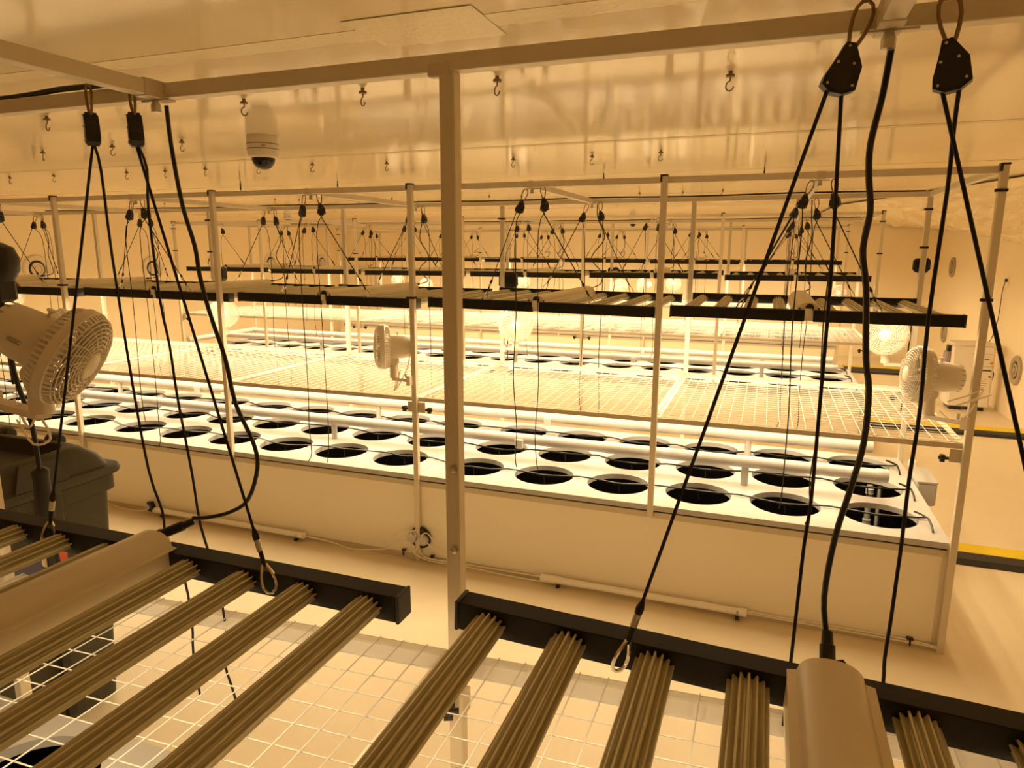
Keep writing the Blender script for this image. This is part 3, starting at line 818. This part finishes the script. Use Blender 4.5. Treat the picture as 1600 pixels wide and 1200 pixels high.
# ------------------------------------------------------------------ controllers hung on back posts
def controller(label, x, y, z, cordz, k=1.0):
    o = thing('fan_controller', label, 'controller', (x, y, z), 'black control boxes on the posts')
    part('body', MB().prism([(a*k, b*k) for a, b in [(-.045, .055), (.040, .058), (.058, .040), (.060, -.030), (.035, -.058), (.0, -.064), (-.045, -.052), (-.062, -.030), (-.060, .035)]], (0, 0, 0), (1, 0, 0), (0, 0, 1), (0, 1, 0), -.022*k, .022*k), 'black', o)
    part('face_plate', MB().box((-.04*k, -.025*k, -.02*k), (.04*k, -.022*k, .03*k)), 'rail', o)
    part('cable', MB().tube(smoothpath([(.01, 0, -.05*k), (.008, .02, -.12), (-.01, .02, -.3), (-.015, .02, cordz-z)], 4), .004, 6), 'cable', o, True)
    return o
controller('black control box behind the middle back post of the second row', -2.41, 1.281, 1.445, .9)
controller('black round-cornered control box on the right end back post', .0, 1.2735, 1.57, .75, .68)
controller('black control box on the left back post of the second row', -4.86, 1.281, 1.45, 1.0)
controller('black control box on the middle back post of the third row', -2.38, 4.481, 1.405, .95)
pm = thing('circulation_head', 'black rounded pump head cut by the left photo edge, above the close fan', 'pump', (-2.512, -1.925, 1.615), 'black control boxes on the posts')
del pm['group']
part('head', MB().lathe([(.002, -.05), (.030, -.045), (.044, -.02), (.046, .01), (.036, .035), (.015, .046), (.002, .047)], n=24), 'black', pm, True)
part('lower_box', MB().box((-.05, -.03, -.095), (.024, .03, -.035), .012), 'black', pm)
part('post_clamp', MB().box((-.062, -.022, -.02), (-.03, .022, .02), .004), 'black', pm)
part('cable', MB().tube(smoothpath([(-.02, 0, -.09), (-.022, .01, -.16), (-.015, .01, -.30)], 4), .005, 6), 'cable', pm, True)
# inline adapter and cable below the close fan
ad = thing('inline_adapter', 'black cable with a thick inline adapter beside the close fan', 'adapter', (-2.52, -1.90, 1.25))
part('cable', MB().tube(smoothpath([(.012, -.03, .30), (.006, -.02, .1), (.01, 0, -.02), (.012, .005, -.10), (.02, 0, -.16)], 3), .006, 8), 'cable', ad, True)
part('adapter_body', MB().lathe([(.008, 0), (.019, .008), (.021, .05), (.019, .11), (.021, .135), (.010, .145)], (.014, .005, -.30), n=14), 'black', ad, True)
part('lower_cable', MB().tube(smoothpath([(.016, .005, -.29), (.03, .005, -.36), (.045, .005, -.50), (.05, 0, -.66)], 3), .0055, 8), 'cable', ad, True)

# ------------------------------------------------------------------ ceiling hooks, screws, domes
def hook_mesh():
    m = MB()
    m.lathe([(.0125, -.016), (.0125, -.009), (.006, -.009), (.006, 0)], n=12)
    st = [(0, 0, 0), (0, 0, -.026)] + [(.011*math.cos(a)-.0005, 0, -.040+.0135*math.sin(a)) for a in [PI/2 + k*(PI*1.45)/9 for k in range(10)]]
    m.tube(st, .0022, 6)
    return m
HK = hook_mesh().mesh('ceiling_hook', 'brass', True)
hooks = [(-2.5, -1.05), (-2.03, -1.05), (-1.57, -1.05), (-.92, -.88), (-3.44, -1.06), (-4.38, -.40), (-3.84, -.44), (-3.4, -.44), (-5.88, .44), (-5.44, .44), (-4.79, .46), (-4.47, .47), (-4.14, .47), (-3.73, .47), (-3.36, .5), (-2.91, .59), (-2.15, .66), (-1.71, .69), (-1.34, .65), (-5.5, 2.8), (-5.32, 2.95), (-4.32, 3.08), (-5.13, 3.76), (-3.77, 3.17), (-3.31, 3.15), (-2.99, 3.17), (-2.27, 4.04), (-1.9, 3.22), (-1.53, 3.26), (-1.26, 3.82), (-1.19, 3.16), (-.94, 3.85), (-1.9, 4.07), (-7.52, 2.87), (-7.16, 2.99)]
def hookline(y):
    return 'nearest' if y < -.8 else 'second' if y < 0 else 'third' if y < 1 else 'fourth' if y < 3.5 else 'fifth'
cnt = {}
for (x, y) in sorted(hooks, key=lambda h: -h[0]):
    ln = hookline(y); cnt[ln] = cnt.get(ln, 0)+1; i = cnt[ln]
    num = (ORD + ['eighth', 'ninth', 'tenth', 'eleventh', 'twelfth', 'thirteenth'])[i-1]
    o = link('ceiling_hook', HK, None, (x, y, ZC)); o.rotation_euler = (0, 0, random.uniform(-.5, .5))
    tag(o, 'small steel ceiling hook, %s from the right in the %s hook line' % (num, ln), 'hook', 'steel hooks screwed into the ceiling')
SCR = MB().lathe([(.0035, 0), (.0035, -.02), (.006, -.024), (.0045, -.045), (.007, -.05), (.003, -.07)], n=8).mesh('ceiling_screw', 'black', True)
for i, (x, y) in enumerate([(-.847, 1.60), (-1.854, 1.60), (-3.87, 1.50), (-4.56, 1.25)]):
    tag(link('ceiling_screw', SCR, None, (x, y, ZC)), 'black screw tip poking from the ceiling, %s from the right' % ORD[i], 'screw', 'black screws in the ceiling')
def dome(x, y, lab, s=1.0):
    o = thing('dome_camera', lab, 'camera', (x, y, ZC), 'dome cameras on the ceiling')
    part('body', MB().lathe([(.066*s, 0), (.069*s, -.012), (.069*s, -.072*s), (.065*s, -.090*s), (.052*s, -.098*s)], n=36), 'fan', o, True)
    part('trim_ring', MB().lathe([(.0688*s, -.036), (.0702*s, -.0365), (.0702*s, -.0385), (.0688*s, -.039)], n=36, cap=False).lathe([(.0688*s, -.058), (.0702*s, -.0585), (.0702*s, -.0605), (.0688*s, -.061)], n=36, cap=False), 'ink', o)
    part('dome', MB().lathe([(.051*s, -.092*s), (.051*s, -.104*s), (.046*s, -.121*s), (.035*s, -.136*s), (.018*s, -.145*s), (.001, -.147*s)], n=32), 'dome', o, True)
    mk = MB()
    for k in range(5):
        a = -.95 + k*.055
        mk.obox((.0696*s*math.cos(a), .0696*s*math.sin(a), -.049), Vector((-math.sin(a), math.cos(a), 0)), Vector((math.cos(a), math.sin(a), 0)), Vector((0, 0, 1)), .0014, .0006, .002)
    part('maker_mark', mk, 'ink', o)
    return o
dome(-2.97, -.40, 'white dome camera with smoked bubble on the near ceiling')
dome(-7.30, 5.30, 'small dark dome camera on the far left ceiling', .9)
dome(-2.9, 8.3, 'tiny dome camera on the ceiling near the back wall', .9)

# ------------------------------------------------------------------ wall vents
def vent(lab, c, nrm, R, dark=False):
    o = thing('wall_vent', lab, 'vent', c, 'round wall vents')
    n = Vector(nrm)
    part('flange', MB().lathe([(R, 0), (R, .018), (R*.93, .028), (R*.64, .022), (R*.60, .003)], (0, 0, 0), n, 32), 'vent' if dark else 'fan', o, True)
    part('throat', MB().lathe([(R*.60, .003), (R*.60, .004)], (0, 0, 0), n, 28), 'darkvent', o)
    part('inner_cone', MB().lathe([(R*.44, .004), (R*.46, .022), (R*.34, .028), (R*.30, .012)], (0, 0, 0), n, 28).lathe([(R*.22, .006), (R*.2, .03), (R*.05, .034)], (0, 0, 0), n, 20), 'vent' if dark else 'fan', o, True)
for i, (y, z) in enumerate([(2.75, 1.405), (4.41, 1.375), (6.92, 1.407), (8.4, 1.385)]):
    vent('round white vent on the left wall, %s from the near end' % ORD[i], (XL, y, z), (1, 0, 0), .17)
vent('round grey vent high on the right wall', (XR, 7.88, 1.43), (-1, 0, 0), .135, True)
vent('round grey vent low on the right wall', (XR, 7.9, .53), (-1, 0, 0), .13, True)
vent('round grey vent on the right wall nearest the camera', (XR, 4.86, .50), (-1, 0, 0), .145, True)

# ------------------------------------------------------------------ dehumidifier, wall plug, cable ramps
dh = thing('dehumidifier', 'white floor-standing dehumidifier with stickers beside the right wall', 'dehumidifier', (1.275, 5.33, 0))
part('body', MB().box((-.195, -.14, .035), (.195, .14, .68), .022), 'app', dh, True)
part('top_cover', MB().box((-.19, -.135, .68), (.19, .135, .71), .018), 'app', dh, True)
part('air_filter', MB().box((-.235, -.10, .36), (-.195, .06, .60), .008), 'purple', dh)
part('side_grille', MB().box((-.225, -.09, .61), (-.197, .0, .67)), 'bin_dark', dh)
part('drain_spout', MB().tube([(-.20, -.05, .27), (-.225, -.06, .27), (-.228, -.06, .22)], .012, 10), 'app', dh, True)
part('side_handle', MB().lathe([(.05, 0), (.052, .02), (.03, .028)], (.197, -.02, .37), (1, 0, 0), 20), 'bin_dark', dh, True)
part('skid', MB().box((-.16, -.13, 0), (-.05, .13, .035)).box((.02, -.13, 0), (.15, .13, .035)), 'black', dh)
part('seam', MB().box((-.02, -.1415, .47), (.19, -.1395, .474)).box((-.02, -.1415, .60), (.19, -.1395, .603)), 'vent', dh)
part('spec_label', MB().box((.06, -.1425, .23), (.17, -.1405, .40)), 'paper', dh)
part('spec_label', MB().box((.03, -.1425, .52), (.10, -.1405, .58)), 'paper', dh)
part('warning_sticker', MB().prism([(-.03, 0), (.03, 0), (0, .045)], (.045, -.1425, .345), (1, 0, 0), (0, 0, 1), (0, 1, 0), 0, .0015).prism([(-.018, 0), (.018, 0), (0, .03)], (.165, -.1425, .50), (1, 0, 0), (0, 0, 1), (0, 1, 0), 0, .0015), 'orange', dh)
ink = MB()
for k in range(6): ink.box((.068, -.1432, .25+.022*k), (.068+.09*(.6+.4*((k*37) % 5)/5), -.1424, .253+.022*k))
ink.box((.075, -.1432, .425), (.17, -.1405, .44)).box((.15, -.1432, .36), (.175, -.1405, .375)).box((.10, -.1432, .545), (.14, -.1405, .553))
part('label_print', ink, 'ink', dh)
ol = thing('wall_outlet', 'small wall outlet with hanging black lead above the dehumidifier', 'outlet', (XR, 5.51, 1.33))
part('plate', MB().box((-.008, -.04, -.06), (0, .04, .06), .002), 'wall', ol)
part('plug', MB().box((-.03, -.02, .0), (-.008, .01, .035), .004), 'black', ol)
part('lead', MB().tube(smoothpath([(-.025, 0, 0), (-.03, .03, -.1), (-.02, .07, -.25), (-.03, .05, -.4), (-.05, .08, -.58), (-.09, .02, -.64)], 4), .004, 6), 'cable', ol, True)
def ramp(lab, x0, x1, y0, y1, split):
    o = thing('cable_ramp', lab, 'cable ramp', (x0, y0, 0), 'yellow and black floor cable ramps')
    n = max(1, int(round((x1-x0)/.9))); L = (x1-x0)/n
    for k in range(n):
        a, b = k*L+.002, (k+1)*L-.002
        part('black_segment', MB().prism([(0, 0), (split-y0, 0), (split-y0, .022), (.04, .022)], (a, 0, 0), (0, 1, 0), (0, 0, 1), (1, 0, 0), 0, b-a), 'blackrub', o)
        part('yellow_segment', MB().prism([(split-y0, 0), (y1-y0, 0), (y1-y0-.03, .022), (split-y0, .022)], (a, 0, 0), (0, 1, 0), (0, 0, 1), (1, 0, 0), 0, b-a), 'yellow', o)
    return o
ramp('yellow and black cable ramp on the floor nearest the camera', .08, 1.56, .97, 1.27, 1.11)
ramp('yellow and black cable ramp behind the second row', .15, 1.56, 4.02, 4.40, 4.20)
ramp('yellow and black cable ramp at the far end of the right aisle', .32, 1.56, 7.25, 7.85, 7.66)

# grey box on the right end of the second bench
gb = thing('junction_box', 'grey plastic box fixed to the right end of the second-row bench', 'box', (.045, .88, .40))
part('body', MB().box((-.045, -.13, -.02), (.045, .13, .095), .008), 'grey', gb, True)
part('lid', MB().box((-.047, -.132, .095), (.047, .132, .108), .004), 'grey', gb)
part('mounting_lug', MB().box((-.04, .13, .10), (-.005, .17, .135), .004), 'paper', gb)

# ------------------------------------------------------------------ tube lights, cables and sockets along the bench foot
def tube_light(lab, x0, x1, z):
    o = thing('tube_light', lab, 'tube light', (x0, -.020, z), 'tube lights clipped along the bench foot')
    L = x1-x0
    part('tube', MB().tube([(.05, 0, 0), (L-.02, 0, 0)], .0165, 14), 'tube', o, True)
    part('end_sleeve', MB().tube([(0, 0, 0), (.11, 0, 0)], .0195, 14), 'tube', o, True)
    part('end_sleeve', MB().tube([(L-.035, 0, 0), (L, 0, 0)], .0195, 14), 'tube', o, True)
    for x in (.095, L-.04):
        part('clip', MB().box((x-.008, -.03, -.028), (x+.008, -.010, -.014)).box((x-.008, -.014, -.022), (x+.008, .03, -.016)), 'black', o)
        part('clip_post', MB().box((x-.005, -.017, -.018), (x+.005, -.011, .008)), 'pvc', o)
tube_light('white tube light clipped along the bench foot, right of the post', -1.745, -.765, .036)
tube_light('white tube light clipped along the bench foot, left of the sockets', -4.31, -3.17, .038)
def white_cable(lab, pts, r=.0032):
    o = thing('white_cable', lab, 'cable', pts[0], 'white cables along the bench foot')
    part('cable', MB().tube(smoothpath(off(pts, pts[0]), 3), r, 6), 'cord', o, True)
    return o
white_cable('white cable along the bench foot from the sockets to the right end', [(-2.43, -.03, .09), (-2.40, -.03, .045), (-2.33, -.022, .03), (-2.2, -.02, .034), (-1.9, -.015, .034), (-1.2, -.004, .036), (-.6, -.003, .034), (-.15, -.004, .034), (.005, -.006, .022)])
white_cable('second white cable along the bench foot under the first', [(-2.43, -.028, .08), (-2.46, -.025, .05), (-2.36, -.026, .022), (-2.15, -.022, .022), (-1.8, -.02, .012), (-1.0, -.006, .026), (-.3, -.006, .024), (-.08, -.008, .024), (.004, -.012, .016)])
white_cable('white cable sagging from the left tube light to the sockets', [(-3.17, -.02, .034), (-3.0, -.02, .03), (-2.85, -.022, .01), (-2.7, -.02, .03), (-2.62, -.02, .05), (-2.55, -.02, .10), (-2.46, -.03, .12)])
white_cable('white cable lying along the bench foot at the left', [(-5.1, -.04, .02), (-4.9, -.05, .01), (-4.7, -.03, .03), (-4.5, -.03, .012), (-4.3, -.02, .034)])
white_cable('thin white lead from the sockets sloping right to the bench foot', [(-2.40, -.03, .13), (-2.34, -.02, .10), (-2.25, -.015, .055), (-2.18, -.012, .036)])
white_cable('thin white lead looping over the sockets to the left', [(-2.44, -.03, .15), (-2.47, -.015, .175), (-2.53, -.01, .16), (-2.60, -.01, .12), (-2.65, -.01, .10), (-2.62, -.012, .06)], .0022)
ds = thing('socket_block', 'black socket block with two round white plugs on the bench leg', 'socket', (-2.43, .004, .134))
part('block', MB().lathe([(.058, 0), (.062, .008), (.056, .022)], (0, .005, 0), (0, -1, 0), 20), 'black', ds, True)
for (dx, dz) in ((-.040, .002), (.026, -.004)):
    p = part('plug', MB().lathe([(.030, 0), (.030, .012), (.025, .020)], (dx, -.017, dz), (0, -1, 0), 18), 'pvc', ds, True)
    part('plug_lead', MB().tube(smoothpath([(dx, -.034, dz+.01), (dx+.005, -.04, dz+.04), (dx+.03, -.03, dz+.045), (dx+.05, -.02, dz+.01)], 3), .003, 6), 'cord', p, True)
for (x, z, w_) in ((-2.53, .045, 'left of'), (-2.36, .036, 'right of')):
    o = tag(part('cable_clip', MB().box((x-.010, -.012, z), (x+.010, .006, z+.008)).box((x-.003, -.016, z-.025), (x+.003, -.006, z)), 'black', None), 'small black cable clip on the bench foot, %s the sockets' % w_, 'clip', 'black cable clips')
o = tag(part('cable_clip', MB().box((-.125, -.012, .036), (-.100, .006, .044)).box((-.115, -.016, .012), (-.109, -.006, .036)), 'black', None), 'small black cable clip on the bench foot at the right end', 'clip', 'black cable clips')
o = thing('spotlight_clamp', 'small black and white clamp lamp on the foot of the bench at left', 'clamp', (-4.33, -.03, .06))
part('head', MB().lathe([(.020, -.02), (.022, 0), (.016, .018)], (0, 0, 0), (-.8, -.6, 0), 14), 'pvc', o, True)
part('clamp', MB().prism([(-.005, .03), (.03, .035), (.045, .0), (.03, -.03), (.0, -.025), (.012, 0)], (0, .0, 0), (1, 0, 0), (0, 0, 1), (0, 1, 0), -.012, .012), 'black', o)

# ------------------------------------------------------------------ tote bin in the aisle
bn = thing('storage_tote', 'large dark grey plastic tote with raised lid in the aisle at left', 'tote', (-2.945, -1.335, 0))
BW, BD, BH = .70, .58, .875
def rr(x0, x1, y0, y1, z, ch):
    pts = []
    for (cx, cy, a0) in ((x1-ch, y1-ch, 0), (x0+ch, y1-ch, 90), (x0+ch, y0+ch, 180), (x1-ch, y0+ch, 270)):
        for k in range(5):
            a = math.radians(a0+22.5*k); pts.append((cx+ch*math.cos(a), cy+ch*math.sin(a), z))
    return pts
def shells(rings, caps=True):
    m = MB(); n = len(rings[0])
    m.add(sum(rings, []), [(k*n+i, k*n+(i+1) % n, k*n+n+(i+1) % n, k*n+n+i) for k in range(len(rings)-1) for i in range(n)] + ([tuple(reversed(range(n))), tuple(range((len(rings)-1)*n, len(rings)*n))] if caps else []))
    return m
def R_(g, z, ch=.05): return rr(-BW-g, g, -BD-g, g, z, ch)
part('tub', shells([R_(-.040, 0), R_(-.006, BH-.05), R_(-.004, BH-.02)]), 'bin', bn, True)
part('rim_skirt', shells([R_(.004, BH-.075), R_(.010, BH-.072), R_(.010, BH-.02)]), 'bin', bn, True)
part('rim', shells([R_(.008, BH-.02), R_(.024, BH-.012), R_(.028, BH+.002), R_(.022, BH+.016), R_(.004, BH+.018)]), 'bin', bn, True)
lid = part('lid', shells([R_(.002, BH+.014), R_(-.020, BH+.055), R_(-.050, BH+.088, .07), R_(-.070, BH+.096, .08), R_(-.085, BH+.092, .08), R_(-.092, BH+.040, .08)]), 'bin', bn, True)
part('lid_recess', MB().box((-BW+.12, -BD+.12, BH+.041), (-.12, -.12, BH+.046)), 'bin_dark', lid)
part('recess_rib', MB().box((-BW+.13, -BD*.55, BH+.046), (-.13, -BD*.55+.03, BH+.062), .004), 'bin', lid)
part('hinge_bump', MB().lathe([(.02, -.03), (.026, -.02), (.026, .02), (.02, .03)], (-.24, -.035, BH+.085), (1, 0, 0), 14), 'bin', lid, True)
part('hinge_bump', MB().lathe([(.02, -.03), (.026, -.02), (.026, .02), (.02, .03)], (-.50, -.035, BH+.085), (1, 0, 0), 14), 'bin', lid, True)
part('lid_latch', MB().prism([(-.09, 0), (.09, 0), (.07, .075), (-.05, .085)], (.004, -.27, BH+.012), (0, 1, 0), (-.35, 0, .94), (1, 0, .35), -.002, .012), 'bin', lid)
part('latch', MB().box((.006, -.30, BH-.15), (.026, -.22, BH+.01), .006), 'bin', bn)
part('rib', MB().box((-.022, -.275, .05), (-.002, -.245, BH-.08)), 'bin_dark', bn)
lb = part('product_label', MB().box((-.018, -.42, .50), (-.013, -.20, .66)), 'blue', bn)
part('orange_print', MB().box((-.014, -.245, .60), (-.0115, -.205, .655)), 'red', lb)
part('white_print', MB().box((-.014, -.41, .505), (-.0115, -.21, .525)), 'paper', lb)
part('round_print', MB().lathe([(.022, 0), (.022, .002)], (-.0130, -.27, .63), (1, 0, 0), 18), 'paper', lb)

# remove the unplaced prototypes only if they were never used
for src in (lamp_near, lamp_row):
    pass
